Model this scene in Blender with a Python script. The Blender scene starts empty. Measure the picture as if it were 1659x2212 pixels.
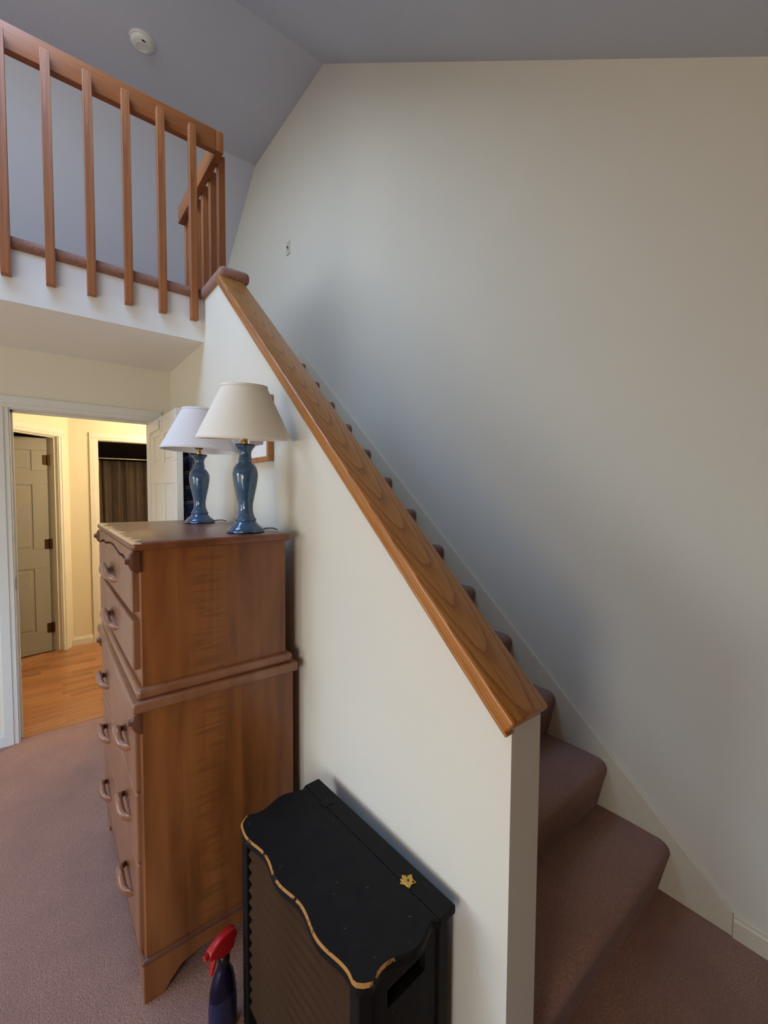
import bpy, bmesh, math, random
from mathutils import Vector, Matrix
random.seed(7)
SC = bpy.context.scene
COL = SC.collection

# ------------------------------------------------------------------ camera
def set_camera():
    cd = bpy.data.cameras.new('camera'); co = bpy.data.objects.new('camera', cd); COL.objects.link(co)
    cd.sensor_fit = 'HORIZONTAL'; cd.sensor_width = 36.0
    cd.lens = 933.47 / 1659.0 * 36.0; cd.clip_start = 0.02
    yaw, pitch, roll = math.radians(38.5363), math.radians(-2.6815), math.radians(0.3567)
    f = Vector((math.sin(yaw)*math.cos(pitch), math.cos(yaw)*math.cos(pitch), math.sin(pitch)))
    r = Vector((math.cos(yaw), -math.sin(yaw), 0)); u = r.cross(f)
    r2 = r*math.cos(roll) + u*math.sin(roll); u2 = -r*math.sin(roll) + u*math.cos(roll)
    m = Matrix((r2, u2, -f)).transposed().to_4x4(); m.translation = Vector((-0.7411, -0.6953, 1.5321))
    co.matrix_world = m; SC.camera = co
set_camera()
SC.view_settings.view_transform = 'Standard'; SC.view_settings.look = 'None'
SC.view_settings.gamma = 1.0; SC.view_settings.use_curve_mapping = False
SC.view_settings.exposure = 0.09

# ------------------------------------------------------------------ daylight
SKY_COLOR = (0.28, 0.52, 1.0); SKY_STRENGTH = 9.2
wd = bpy.data.worlds.new('sky'); SC.world = wd; wd.use_nodes = True
wt = wd.node_tree; bg = wt.nodes['Background']; bg.inputs[1].default_value = SKY_STRENGTH
tc = wt.nodes.new('ShaderNodeTexCoord'); sx = wt.nodes.new('ShaderNodeSeparateXYZ'); mr = wt.nodes.new('ShaderNodeMapRange'); cr = wt.nodes.new('ShaderNodeValToRGB')
mr.inputs['From Min'].default_value = -1.0; wt.links.new(tc.outputs['Generated'], sx.inputs[0]); wt.links.new(sx.outputs['Z'], mr.inputs['Value']); wt.links.new(mr.outputs[0], cr.inputs[0]); wt.links.new(cr.outputs[0], bg.inputs[0])
for i, (p, c) in enumerate(((0.0, (.30, .28, .24)), (0.48, (.42, .41, .38)), (0.52, (.76, .88, 1.0)), (1.0, SKY_COLOR))):      # ground, horizon, blue overhead
    e = cr.color_ramp.elements[i] if i < 2 else cr.color_ramp.elements.new(p)
    e.position = p; e.color = (*c, 1)
XL = -4.3                                   # left gable wall
WINDOWS = [(0.15, 1.65, 0.60, 2.15)]   # y0, y1, z0, z1 in the left gable wall
for (a, b, c, d) in WINDOWS:
    l = bpy.data.lights.new('window_portal', 'AREA'); l.shape = 'RECTANGLE'; l.size = d-c; l.size_y = b-a
    l.cycles.is_portal = True
    o = bpy.data.objects.new('window_portal', l); COL.objects.link(o)
    o.location = (XL-0.1, (a+b)/2, (c+d)/2); o.rotation_euler = (0, math.radians(-90), 0)
SKYL = (-3.0, -0.6, 0.85, 2.36)            # skylight in the near roof slope: x0, x1, y0, y1
def near_roof(y): return 4.93 - 0.727*(2.436-y)
l = bpy.data.lights.new('window_portal', 'AREA'); l.shape = 'RECTANGLE'; l.size = SKYL[1]-SKYL[0]; l.size_y = (SKYL[3]-SKYL[2])/math.cos(math.atan(.727)); l.cycles.is_portal = True
o = bpy.data.objects.new('window_portal', l); COL.objects.link(o); o.location = ((SKYL[0]+SKYL[1])/2, (SKYL[2]+SKYL[3])/2-.04, near_roof((SKYL[2]+SKYL[3])/2)+.10); o.rotation_euler = (math.atan(.727), 0, 0)
FW = (-4.1, -2.1, 0.35, 1.75)               # window in the near eave wall: x0, x1, z0, z1
l = bpy.data.lights.new('window_portal', 'AREA'); l.shape = 'RECTANGLE'; l.size = FW[1]-FW[0]; l.size_y = FW[3]-FW[2]; l.cycles.is_portal = True
o = bpy.data.objects.new('window_portal', l); COL.objects.link(o); o.location = ((FW[0]+FW[1])/2, -1.15-.08, (FW[2]+FW[3])/2); o.rotation_euler = (math.radians(90), 0, 0)
def lamp_light(name, loc, power, color, radius):
    l = bpy.data.lights.new(name, 'POINT'); l.energy = power; l.color = color; l.shadow_soft_size = radius
    o = bpy.data.objects.new(name, l); COL.objects.link(o); o.location = loc; return o
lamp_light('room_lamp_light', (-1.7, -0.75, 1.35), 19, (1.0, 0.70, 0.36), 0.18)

# ------------------------------------------------------------------ dimensions (metres)
W = 1.1011; T = 0.105; Y0 = -0.1875; YL = 1.8595; YB = 2.6733; ZS = 2.362
R = 0.2035; G = 0.2383; Y1 = -0.1078; ZF = 13*R; ZC = 4.93; YC1, YC2 = 2.436, 3.826
SN = 0.727; SF = 0.80; YN = -1.15; YFAR = 7.2
def roof(y):
    if y < YC1: return ZC - SN*(YC1-y)
    if y > YC2: return ZC - SF*(y-YC2)
    return ZC
def captop(y): return 1.262 + 0.876*y        # upper face of the sloping oak cap

# ------------------------------------------------------------------ helpers
def lin(c):
    return tuple((v/255/12.92 if v/255 <= 0.04045 else ((v/255+0.055)/1.055)**2.4) for v in c)
class N:
    def __init__(s, name):
        s.m = bpy.data.materials.new(name); s.m.use_nodes = True; s.t = s.m.node_tree
        s.b = s.t.nodes['Principled BSDF']
    def n(s, typ, **kw):
        nd = s.t.nodes.new(typ)
        for k, v in kw.items():
            if k.startswith('i_'):
                key = k[2:]; key = int(key) if key.isdigit() else key.replace('_', ' ')
                nd.inputs[key].default_value = v
            else: setattr(nd, k, v)
        return nd
    def l(s, a, b): s.t.links.new(a, b)
    def coords(s, scale=(1, 1, 1), rot=(0, 0, 0), loc=(0, 0, 0), what='Object'):
        tc = s.n('ShaderNodeTexCoord'); mp = s.n('ShaderNodeMapping')
        mp.inputs['Scale'].default_value = scale; mp.inputs['Rotation'].default_value = rot; mp.inputs['Location'].default_value = loc
        s.l(tc.outputs[what], mp.inputs['Vector']); return mp.outputs['Vector']
    def ramp(s, fac, stops):
        r = s.n('ShaderNodeValToRGB'); e = r.color_ramp.elements
        while len(e) < len(stops): e.new(0.5)
        for el, (p, c) in zip(e, stops): el.position = p; el.color = (*c, 1)
        s.l(fac, r.inputs['Fac']); return r.outputs['Color']
    def bump(s, h, strength, dist=0.01):
        b = s.n('ShaderNodeBump'); b.inputs['Strength'].default_value = strength; b.inputs['Distance'].default_value = dist
        s.l(h, b.inputs['Height']); s.l(b.outputs['Normal'], s.b.inputs['Normal'])
    def mix(s, fac, a, b, mode='MIX'):
        m = s.n('ShaderNodeMix', data_type='RGBA', blend_type=mode)
        for sock, v in ((m.inputs['Factor'], fac), (m.inputs[6], a), (m.inputs[7], b)):
            if hasattr(v, 'links'): s.l(v, sock)
            elif isinstance(v, tuple): sock.default_value = (*v, 1)
            else: sock.default_value = v
        return m.outputs[2]
def plain(name, rgb, rough=0.6, metal=0.0, noise=0.04, scale=30, bump=0.0, spec=0.5, coat=0.0):
    k = N(name); c = lin(rgb); v = k.coords((1, 1, 1))
    nz = k.n('ShaderNodeTexNoise', i_Scale=scale, i_Detail=4.0); k.l(v, nz.inputs['Vector'])
    lo = tuple(x*(1-noise) for x in c); hi = tuple(min(1, x*(1+noise)) for x in c)
    k.l(k.ramp(nz.outputs['Fac'], [(0.3, lo), (0.7, hi)]), k.b.inputs['Base Color'])
    k.b.inputs['Roughness'].default_value = rough; k.b.inputs['Metallic'].default_value = metal
    k.b.inputs['Specular IOR Level'].default_value = spec; k.b.inputs['Coat Weight'].default_value = coat
    if bump: k.bump(nz.outputs['Fac'], bump)
    return k.m
def wall_mat(name, rgb, bump=0.12, scale=160):
    k = N(name); c = lin(rgb); v = k.coords()
    big = k.n('ShaderNodeTexNoise', i_Scale=1.3, i_Detail=3.0); k.l(v, big.inputs['Vector'])
    col = k.ramp(big.outputs['Fac'], [(0.3, tuple(x*0.965 for x in c)), (0.7, c)])
    sc = k.n('ShaderNodeTexNoise', i_Scale=9.0, i_Detail=6.0, i_Roughness=0.7); k.l(v, sc.inputs['Vector'])
    f = k.ramp(sc.outputs['Fac'], [(0.70, (0, 0, 0)), (0.78, (0.25, 0.25, 0.25))])
    col = k.mix(f, col, tuple(x*0.86 for x in c)); k.l(col, k.b.inputs['Base Color'])
    fine = k.n('ShaderNodeTexNoise', i_Scale=scale, i_Detail=4.0); k.l(v, fine.inputs['Vector'])
    k.bump(fine.outputs['Fac'], bump, 0.004); k.b.inputs['Roughness'].default_value = 0.72
    k.b.inputs['Specular IOR Level'].default_value = 0.25
    return k.m
def wood(name, dark, mid, light, axis='X', ring=9.0, stretch=0.12, rough=0.35, tilt=0.05, coat=0.25, contrast=1.0, loc=(0, 0.03, 0.11), pores=0.35, warp=0.012):
    """long-grain wood: tilted growth rings along one local axis, plus fine pores"""
    k = N(name); d, m, l = lin(dark), lin(mid), lin(light)
    rot = {'X': (0, tilt, 0), 'Y': (tilt, 0, 0), 'Z': (tilt, 0, 0)}[axis]
    v = k.coords((1, 1, 1), rot, loc)
    sc = [1.0, 1.0, 1.0]; sc['XYZ'.index(axis)] = stretch
    st = k.n('ShaderNodeMapping'); st.inputs['Scale'].default_value = tuple(sc); k.l(v, st.inputs['Vector'])
    wb = k.n('ShaderNodeTexNoise', i_Scale=6.0, i_Detail=3.0); k.l(st.outputs['Vector'], wb.inputs['Vector'])
    ad = k.n('ShaderNodeVectorMath', operation='MULTIPLY_ADD'); k.l(wb.outputs['Color'], ad.inputs[0]); ad.inputs[1].default_value = (warp, warp, warp); k.l(v, ad.inputs[2])
    wv = k.n('ShaderNodeTexWave', wave_type='RINGS', rings_direction=axis, wave_profile='SAW', i_Scale=ring, i_Distortion=0.6, i_Detail=2.0)
    k.l(ad.outputs[0], wv.inputs['Vector'])
    col = k.ramp(wv.outputs['Fac'], [(0.0, tuple(a+(b-a)*(1-contrast) for a, b in zip(d, m))), (0.35, m), (0.9, l), (1.0, m)])
    ps = [170.0, 170.0, 170.0]; ps['XYZ'.index(axis)] = 5.0
    pm = k.n('ShaderNodeMapping'); pm.inputs['Scale'].default_value = tuple(ps); k.l(v, pm.inputs['Vector'])
    po = k.n('ShaderNodeTexNoise', i_Scale=1.0, i_Detail=2.0); k.l(pm.outputs['Vector'], po.inputs['Vector'])
    pf = k.ramp(po.outputs['Fac'], [(0.36, (pores, pores, pores)), (0.50, (0, 0, 0))])
    col = k.mix(pf, col, tuple(x*0.55 for x in d)); k.l(col, k.b.inputs['Base Color'])
    k.bump(po.outputs['Fac'], 0.05, 0.002)
    k.b.inputs['Roughness'].default_value = rough; k.b.inputs['Coat Weight'].default_value = coat; k.b.inputs['Coat Roughness'].default_value = 0.25
    return k.m
def carpet_mat(name, rgb):
    k = N(name); c = lin(rgb); v = k.coords()
    tuft = k.n('ShaderNodeTexNoise', i_Scale=170.0, i_Detail=6.0, i_Roughness=0.75); k.l(v, tuft.inputs['Vector'])
    cell = k.n('ShaderNodeTexVoronoi', i_Scale=300.0); k.l(v, cell.inputs['Vector'])
    wear = k.n('ShaderNodeTexNoise', i_Scale=3.2, i_Detail=5.0, i_Roughness=0.62); k.l(v, wear.inputs['Vector'])
    col = k.ramp(tuft.outputs['Fac'], [(0.30, tuple(x*0.45 for x in c)), (0.52, c), (0.74, tuple(min(1, x*1.5) for x in c))])
    col = k.mix(k.ramp(wear.outputs['Fac'], [(0.40, (0, 0, 0)), (0.66, (0.7, 0.7, 0.7))]), col, tuple(x*y for x, y in zip(c, (0.72, 0.70, 0.74))))
    k.l(col, k.b.inputs['Base Color'])
    ad = k.n('ShaderNodeMath', operation='SUBTRACT'); k.l(tuft.outputs['Fac'], ad.inputs[0]); k.l(cell.outputs['Distance'], ad.inputs[1])
    k.bump(ad.outputs[0], 0.7, 0.006); k.b.inputs['Roughness'].default_value = 0.95
    k.b.inputs['Specular IOR Level'].default_value = 0.1; k.b.inputs['Sheen Weight'].default_value = 0.25
    return k.m

M = {}
M['wall'] = wall_mat('painted_wall', (229, 223, 205))
M['ceil'] = wall_mat('painted_ceiling', (204, 208, 218), 0.5, 90)
M['deckpaint'] = wall_mat('loft_fascia_paint', (240, 238, 230), 0.2, 120)
M['hallwall'] = wall_mat('hall_wall', (232, 222, 196))
M['trim'] = plain('white_trim_paint', (222, 222, 216), 0.42, noise=0.02)
M['skirt'] = plain('cream_skirt_paint', (226, 216, 190), 0.42, noise=0.03)
M['doorpaint'] = plain('door_paint', (226, 222, 208), 0.45, noise=0.02)
M['greydoor'] = plain('grey_door_paint', (150, 146, 136), 0.45, noise=0.02)
M['carpet'] = carpet_mat('mauve_carpet', (178, 131, 110))
M['oak'] = wood('honey_oak', (146, 86, 34), (180, 116, 50), (188, 125, 57), 'X', ring=48.0, tilt=0.052, rough=0.33, coat=0.35, loc=(0, -0.012, 0.138), warp=0.014)
M['oakz'] = wood('honey_oak_upright', (138, 80, 36), (158, 94, 46), (166, 103, 53), 'Z', ring=30.0, tilt=0.012, rough=0.5, coat=0.05)
M['oaky'] = wood('honey_oak_rail', (138, 80, 36), (158, 94, 46), (166, 103, 53), 'Y', ring=30.0, tilt=0.012, rough=0.5, coat=0.05)
M['oakx'] = wood('honey_oak_long_rail', (138, 80, 36), (158, 94, 46), (166, 103, 53), 'X', ring=30.0, tilt=0.012, rough=0.5, coat=0.05)

M['bounce_damper'] = wood('bounce_damping_brown', (58, 38, 24), (84, 56, 36), (96, 66, 44), 'Z', ring=12.0, tilt=0.02, rough=0.5, coat=0.1)  # invented dark finish for the unseen near wall, added to cut bounced light
def link(o, parent=None):
    COL.objects.link(o)
    if parent is not None: o.parent = parent
    return o
def obj(name, bm, mat, parent=None, smooth=None, kind=None):
    bmesh.ops.recalc_face_normals(bm, faces=bm.faces)
    me = bpy.data.meshes.new(name); bm.to_mesh(me); bm.free()
    mats = mat if isinstance(mat, (list, tuple)) else [mat]
    for m in mats: me.materials.append(M[m] if isinstance(m, str) else m)
    if smooth is not None:
        for p in me.polygons: p.use_smooth = True
        me.set_sharp_from_angle(angle=math.radians(smooth))
    o = link(bpy.data.objects.new(name, me), parent)
    if kind: o['kind'] = kind
    return o
def empty(name, loc=(0, 0, 0), rz=0.0):
    o = bpy.data.objects.new(name, None); o.empty_display_size = 0.05; COL.objects.link(o)
    o.location = loc; o.rotation_euler = (0, 0, rz); return o
def tag(o, label, cat, group=None):
    o['label'] = label; o['category'] = cat
    if group: o['group'] = group
    return o
def box(bm, x0, x1, y0, y1, z0, z1, bevel=0.0, seg=2, mi=0):
    vs = [bm.verts.new(p) for p in ((x0,y0,z0),(x1,y0,z0),(x1,y1,z0),(x0,y1,z0),(x0,y0,z1),(x1,y0,z1),(x1,y1,z1),(x0,y1,z1))]
    fs = [bm.faces.new([vs[i] for i in q]) for q in ((0,3,2,1),(4,5,6,7),(0,1,5,4),(1,2,6,5),(2,3,7,6),(3,0,4,7))]
    for f in fs: f.material_index = mi
    if bevel:
        es = list({e for f in fs for e in f.edges})
        bmesh.ops.bevel(bm, geom=es, offset=bevel, segments=seg, affect='EDGES', profile=0.5)
    return bm
def prism(bm, pts, axis, a, b, bevel=0.0, seg=2, mi=0):
    """polygon pts (two coordinates) extruded along axis from a to b. axis x: pts=(y,z); y: (x,z); z: (x,y)"""
    def P(p, t):
        return {'x': (t, p[0], p[1]), 'y': (p[0], t, p[1]), 'z': (p[0], p[1], t)}[axis]
    A = [bm.verts.new(P(p, a)) for p in pts]; B = [bm.verts.new(P(p, b)) for p in pts]; n = len(pts)
    fs = [bm.faces.new(A), bm.faces.new(list(reversed(B)))]
    for i in range(n): fs.append(bm.faces.new((A[i], B[i], B[(i+1) % n], A[(i+1) % n])))
    for f in fs: f.material_index = mi
    if bevel:
        es = [e for e in set(fs[0].edges) | set(fs[1].edges)]
        bmesh.ops.bevel(bm, geom=es, offset=bevel, segments=seg, affect='EDGES', profile=0.5)
    return bm
def lathe(bm, prof, seg=40, center=(0, 0), close=True, mi=0):
    rings = []
    for r, z in prof:
        rings.append([bm.verts.new((center[0]+r*math.cos(2*math.pi*i/seg), center[1]+r*math.sin(2*math.pi*i/seg), z)) for i in range(seg)])
    for a, b in zip(rings, rings[1:]):
        for i in range(seg):
            f = bm.faces.new((a[i], a[(i+1) % seg], b[(i+1) % seg], b[i])); f.material_index = mi
    if close:
        for rg in (rings[0], rings[-1]):
            f = bm.faces.new(rg); f.material_index = mi
    return bm
def tube(bm, pts, rad, seg=8, mi=0):
    pts = [Vector(p) for p in pts]; rings = []
    for i, p in enumerate(pts):
        d = (pts[min(i+1, len(pts)-1)] - pts[max(i-1, 0)]).normalized()
        a = d.cross(Vector((0, 0, 1)) if abs(d.z) < 0.9 else Vector((1, 0, 0))).normalized(); b = d.cross(a)
        r = rad[i] if isinstance(rad, (list, tuple)) else rad
        rings.append([bm.verts.new(p + (a*math.cos(2*math.pi*k/seg) + b*math.sin(2*math.pi*k/seg))*r) for k in range(seg)])
    for A, B in zip(rings, rings[1:]):
        for k in range(seg): bm.faces.new((A[k], A[(k+1) % seg], B[(k+1) % seg], B[k])).material_index = mi
    bm.faces.new(rings[0]).material_index = mi; bm.faces.new(rings[-1]).material_index = mi
    return bm
NB = bmesh.new
def struct(name, bm, mat, parent=None, smooth=None):
    o = obj(name, bm, mat, parent, smooth)
    if parent is None: o['kind'] = 'structure'
    return o

# ================================================================== THE SETTING
# floor of the room (carpet)
b = NB(); box(b, XL, W, YN, YB+0.045, -0.06, 0.0); struct('floor', b, 'carpet')
# gable wall behind the stairs
b = NB(); prism(b, [(YN-.1, -.06), (YFAR+.1, -.06), (YFAR+.1, roof(YFAR)+.05), (YC2, ZC+.05), (YC1, ZC+.05), (YN-.1, roof(YN)+.05)], 'x', W+.006, W+0.12)
struct('wall_right', b, 'wall')
# left gable wall with two windows
b = NB()
def slab(y0, y1, z0, z1=None):
    """wall piece from z0 up to z1, or up to the roof"""
    if z1 is None: prism(b, [(y0, z0), (y1, z0), (y1, roof(y1)+.05), (y0, roof(y0)+.05)], 'x', XL-0.12, XL)
    else: box(b, XL-.12, XL, y0, y1, z0, z1)
edges = sorted({YN-.1, YC1, YC2, YFAR+.1} | {v for w in WINDOWS for v in w[:2]})
for ya, yb in zip(edges, edges[1:]):
    z = -.06
    for (w0, w1, z0, z1) in sorted(WINDOWS, key=lambda w: w[2]):
        if w0 <= ya+1e-6 and w1 >= yb-1e-6: slab(ya, yb, z, z0); z = z1
    slab(ya, yb, z)
struct('wall_left', b, 'wall')
for i, (w0, w1, z0, z1) in enumerate(WINDOWS):
    b = NB(); xm = XL-.07
    for (p0, p1, q0, q1) in ((w0, w0+.045, z0, z1), (w1-.045, w1, z0, z1), (w0, w1, z0, z0+.05), (w0, w1, z1-.05, z1), (w0, w1, (z0+z1)/2-.02, (z0+z1)/2+.02)):
        box(b, xm, xm+.04, p0, p1, q0, q1)
    struct('window_%d' % (i+1), b, 'trim')
# eave walls
b = NB(); zt = roof(YN)+.02
box(b, XL, FW[0], YN-.1, YN, -.06, zt); box(b, FW[1], W, YN-.1, YN, -.06, zt); box(b, FW[0], FW[1], YN-.1, YN, -.06, FW[2]); box(b, FW[0], FW[1], YN-.1, YN, FW[3], zt)
struct('wall_front', b, 'bounce_damper')
b = NB()
for (p0, p1, q0, q1) in ((FW[0], FW[0]+.045, FW[2], FW[3]), (FW[1]-.045, FW[1], FW[2], FW[3]), (FW[0], FW[1], FW[2], FW[2]+.05), (FW[0], FW[1], FW[3]-.05, FW[3]), ((FW[0]+FW[1])/2-.02, (FW[0]+FW[1])/2+.02, FW[2], FW[3])): box(b, p0, p1, YN-.07, YN-.03, q0, q1)
struct('window_2', b, 'trim')
b = NB(); box(b, XL, W, YFAR, YFAR+.1, ZF-.3, max(roof(YFAR), ZF)+.1); struct('wall_far', b, 'wall')
# cathedral ceiling: near slope, flat collar, far slope
th = 0.14
b = NB()
def slope(x0, x1, y0, y1): prism(b, [(y0, roof(y0)), (y1, roof(y1)), (y1, roof(y1)+th), (y0, roof(y0)+th)], 'x', x0, x1)
slope(XL-.12, SKYL[0], YN-.1, YC1); slope(SKYL[1], W+.12, YN-.1, YC1); slope(SKYL[0], SKYL[1], YN-.1, SKYL[2]); slope(SKYL[0], SKYL[1], SKYL[3], YC1)
struct('ceiling', b, 'ceil')
b = NB(); prism(b, [(YC1, ZC), (YC2, ZC), (YC2, ZC+th), (YC1, ZC+th)], 'x', XL-.12, W+.12); struct('ceiling', b, 'ceil')
b = NB(); prism(b, [(YC2, ZC), (YFAR+.1, roof(YFAR+.1)), (YFAR+.1, roof(YFAR+.1)+th), (YC2, ZC+th)], 'x', XL-.12, W+.12); struct('ceiling', b, 'ceil')
# loft deck (fascia in front, soffit below), stairwell left open
b = NB(); box(b, XL, 0.0, YL, YFAR, ZS, ZF-.025); box(b, 0.0, W, Y1+12*G+.02, YFAR, ZS, ZF-.025)
struct('ceiling', b, 'deckpaint').name = 'ceiling_loft_deck'
# sloping half wall beside the stairs
ztop = lambda y: captop(y)-0.046
yt = (ZF-.03-1.216)/0.876
b = NB(); prism(b, [(Y0, -.02), (YB+.02, -.02), (YB+.02, ZF-.03), (yt, ZF-.03), (Y0, ztop(Y0))], 'x', 0.0, T); struct('wall_stair', b, 'wall')
# wall under the loft, with the doorway
DX0, DX1, DH = -0.868, -0.137, 2.005
b = NB()
box(b, XL, DX0-.018, YB, YB+.11, 0, ZS); box(b, DX1+.018, 0.0, YB, YB+.11, 0, ZS); box(b, 0.0, W, Y1+12*G+.03, Y1+12*G+.13, 0, ZS); box(b, DX0-.018, DX1+.018, YB, YB+.11, DH+.018, ZS)
struct('wall_back', b, 'wall')
# door lining and casings
def casing_profile(b, kind, x0, x1, z0, z1, y, d=1):
    box(b, x0, x1, y-.012*d, y, z0, z1)
b = NB()
box(b, DX0-.018, DX0, YB-.001, YB+.111, 0, DH+.018); box(b, DX1, DX1+.018, YB-.001, YB+.111, 0, DH+.018); box(b, DX0, DX1, YB-.001, YB+.111, DH, DH+.018)
box(b, DX0, DX0+.011, YB+.05, YB+.085, 0, DH); box(b, DX0, DX1, YB+.05, YB+.085, DH-.011, DH)
struct('trim_1', b, 'trim')
def stepped(b, x0, x1, z0, z1, y, inner):
    """moulded flat casing: two steps; inner = side that faces the opening"""
    box(b, x0, x1, y-.011, y, z0, z1, 0.002, 1)
    if inner == 'r': box(b, x0, x1-.022, y-.017, y-.009, z0, z1, 0.003, 2)
    elif inner == 'l': box(b, x0+.022, x1, y-.017, y-.009, z0, z1, 0.003, 2)
    else: box(b, x0, x1, y-.017, y-.009, z0+.022, z1, 0.003, 2)
b = NB(); stepped(b, DX0-.075, DX0-.006, 0, DH+.006, YB, 'r'); struct('trim_2', b, 'trim')
b = NB(); stepped(b, DX0-.075, DX1+.075, DH+.006, DH+.075, YB, 'd'); struct('trim_3', b, 'trim')
b = NB(); stepped(b, DX1+.006, DX1+.075, 0, DH+.006, YB, 'l'); struct('trim_4', b, 'trim')
# stringer board and baseboards on the gable wall
YS = -0.336; HB = 0.0844; SL = R/G
sk = lambda y: HB + SL*(y-YS)
b = NB(); yq = YS+(ZF+.105-HB)/SL
prism(b, [(YS, 0.0), (YS, HB), (yq, ZF+.105), (yq+.10, ZF+.105), (yq+.10, ZF-.3), (0.6, 0.1), (0.1, 0.0)], 'x', W-.004, W+.007, 0.004, 2)
struct('trim_5', b, 'skirt')
def baseboard(name, x0, x1, y0, y1, h=HB, z=0.0, side='x-', mat='trim'):
    b = NB()
    if side == 'x-': prism(b, [(x1, z), (x0, z), (x0, z+h*.72), (x0+.004, z+h*.8), (x0+.005, z+h*.9), (x1-.004, z+h), (x1, z+h)], 'y', y0, y1)
    elif side == 'x+': prism(b, [(x0, z), (x1, z), (x1, z+h*.72), (x1-.004, z+h*.8), (x0+.004, z+h), (x0, z+h)], 'y', y0, y1)
    else: prism(b, [(y1, z), (y0, z), (y0, z+h*.72), (y0+.004, z+h*.8), (y1-.004, z+h), (y1, z+h)], 'x', x0, x1)
    return struct(name, b, mat)
baseboard('baseboard_right', W-.006, W+.006, YN, YS-.002, mat='skirt')
baseboard('baseboard_stair', -.012, 0.0, Y0, YB, side='x-')
baseboard('baseboard_back', XL, DX0-.076, YB-.012, YB, side='y-')

# ---- carpet of the loft, rolled over its edge, and over the top of the half wall
def nose(y, zt, h, out, n=6):
    """points of a rounded carpet edge facing -y: from bottom to top"""
    r = h/2
    return [(y+r*.0 - out*math.sin(math.pi*i/n)**0.6 if 0 < i < n else y, zt-h+h*i/n) for i in range(n+1)]
b = NB()
pr = nose(YL, ZF, 0.056, 0.018, 8)
prism(b, pr + [(YFAR, ZF), (YFAR, ZF-.026), (YL+.03, ZF-.026), (YL+.03, ZF-.056)], 'x', XL, -0.014)
box(b, -.015, T+.012, YL, Y1+12*G+.02, ZF-.026, ZF)
box(b, -.015, W, Y1+12*G+.02, YFAR, ZF-.026, ZF)
struct('floor_loft', b, 'carpet')
b = NB(); box(b, -.022, T+.028, 1.512, YL+.005, ZF-.058, ZF+.004, 0.024, 4)
tag(obj('carpet_ledge', b, 'carpet', None, 60), 'mauve carpet wrapped over the top of the sloping half wall', 'carpet')

# ---- stairs
st = empty('staircase', (0.6, Y1, 0)); tag(st, 'straight flight of mauve carpeted stairs rising behind the half wall', 'staircase')
def step_mesh(D=G+.012):
    b = NB(); ov, r = 0.036, 0.036
    pts = [(0.0, -R), (-.003, -R*.75), (-ov*.62, -.095)]
    for i in range(9):
        a = math.pi + .35 - (math.pi/2+.35)*i/8
        pts.append((-ov+r+r*math.cos(a), -r*.95+r*.95*math.sin(a)))
    pts += [(D*.5, 0.0), (D, -.002), (D, -R)]
    prism(b, pts, 'x', T-.6, W-.0045-.6, 0.006, 2)
    return b
first = obj('step', step_mesh(), 'carpet', st, 50); first.location = (0, 0, R)
for k in range(2, 13):
    s = first.copy(); COL.objects.link(s); s.parent = st; s.location = (0, (k-1)*G, k*R)

last = obj('step', step_mesh(.016), 'carpet', st, 50); last.location = (0, 12*G, 13*R)

# ---- oak cap on the half wall
ang = math.atan(0.876); cy0, cy1 = -0.212, 1.545
L = (cy1-cy0)/math.cos(ang)
cap = empty('wall_cap', (0.0365, cy0, captop(cy0))); cap.rotation_euler = (0, -ang, math.pi/2)
# local axes after rotation: +x runs up the slope, +y points to -X world, +z is the upper face normal
tag(cap, 'long honey oak cap board sloping down along the stair half wall', 'handrail')
b = NB(); box(b, 0, L, -0.0645, 0.0645, -0.036, 0.0, 0.007, 3); c1 = obj('cap_board', b, 'oak', cap, 40)
b = NB(); box(b, -0.006, L, 0.037, 0.0605, -0.043, -0.0355, 0.0025, 2); obj('apron_moulding', b, 'oak', cap, 40)

# ---- loft railing
rail = empty('loft_railing', (0.09, YL, ZF)); tag(rail, 'honey oak loft railing with square balusters turning along the stairwell', 'railing')
def at(o, parent): o.parent = parent; o.matrix_parent_inverse = Matrix.Translation(-parent.location); return o
ZR0, ZR1 = 3.433, 3.545
b = NB(); box(b, XL, 0.078, YL, YL+.038, ZR0, ZR1, 0.003, 2); at(obj('rail', b, 'oakx', None, 40), rail)
b = NB(); box(b, 0.079, 0.118, YL-.001, 2.712, ZR0, ZR1, 0.003, 2); at(obj('rail', b, 'oaky', None, 40), rail)
ZB, ZT = 2.465, 3.4848
b = NB(); box(b, -.018, .018, -.0195, .0195, ZB-ZT, 0, 0.0014, 1)
bal = obj('baluster', b, 'oakz'); bx = [-0.677 + 0.1552*i for i in range(5)]
bx = [bx[0]-0.1555*k for k in range(8, 0, -1)] + bx
first_bal = True
for x in bx:
    o = bal if first_bal else bal.copy()
    if not first_bal: COL.objects.link(o)
    first_bal = False; o.location = (x, YL-.0195, ZT); at(o, rail); o.rotation_euler[2] = random.uniform(-.01, .01)
for i in range(6):
    o = bal.copy(); COL.objects.link(o); o.location = (0.118+.0195, (1.952+.157*i if i < 5 else 2.672)+.018, ZT); o.rotation_euler[2] = math.pi/2; at(o, rail)

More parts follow.
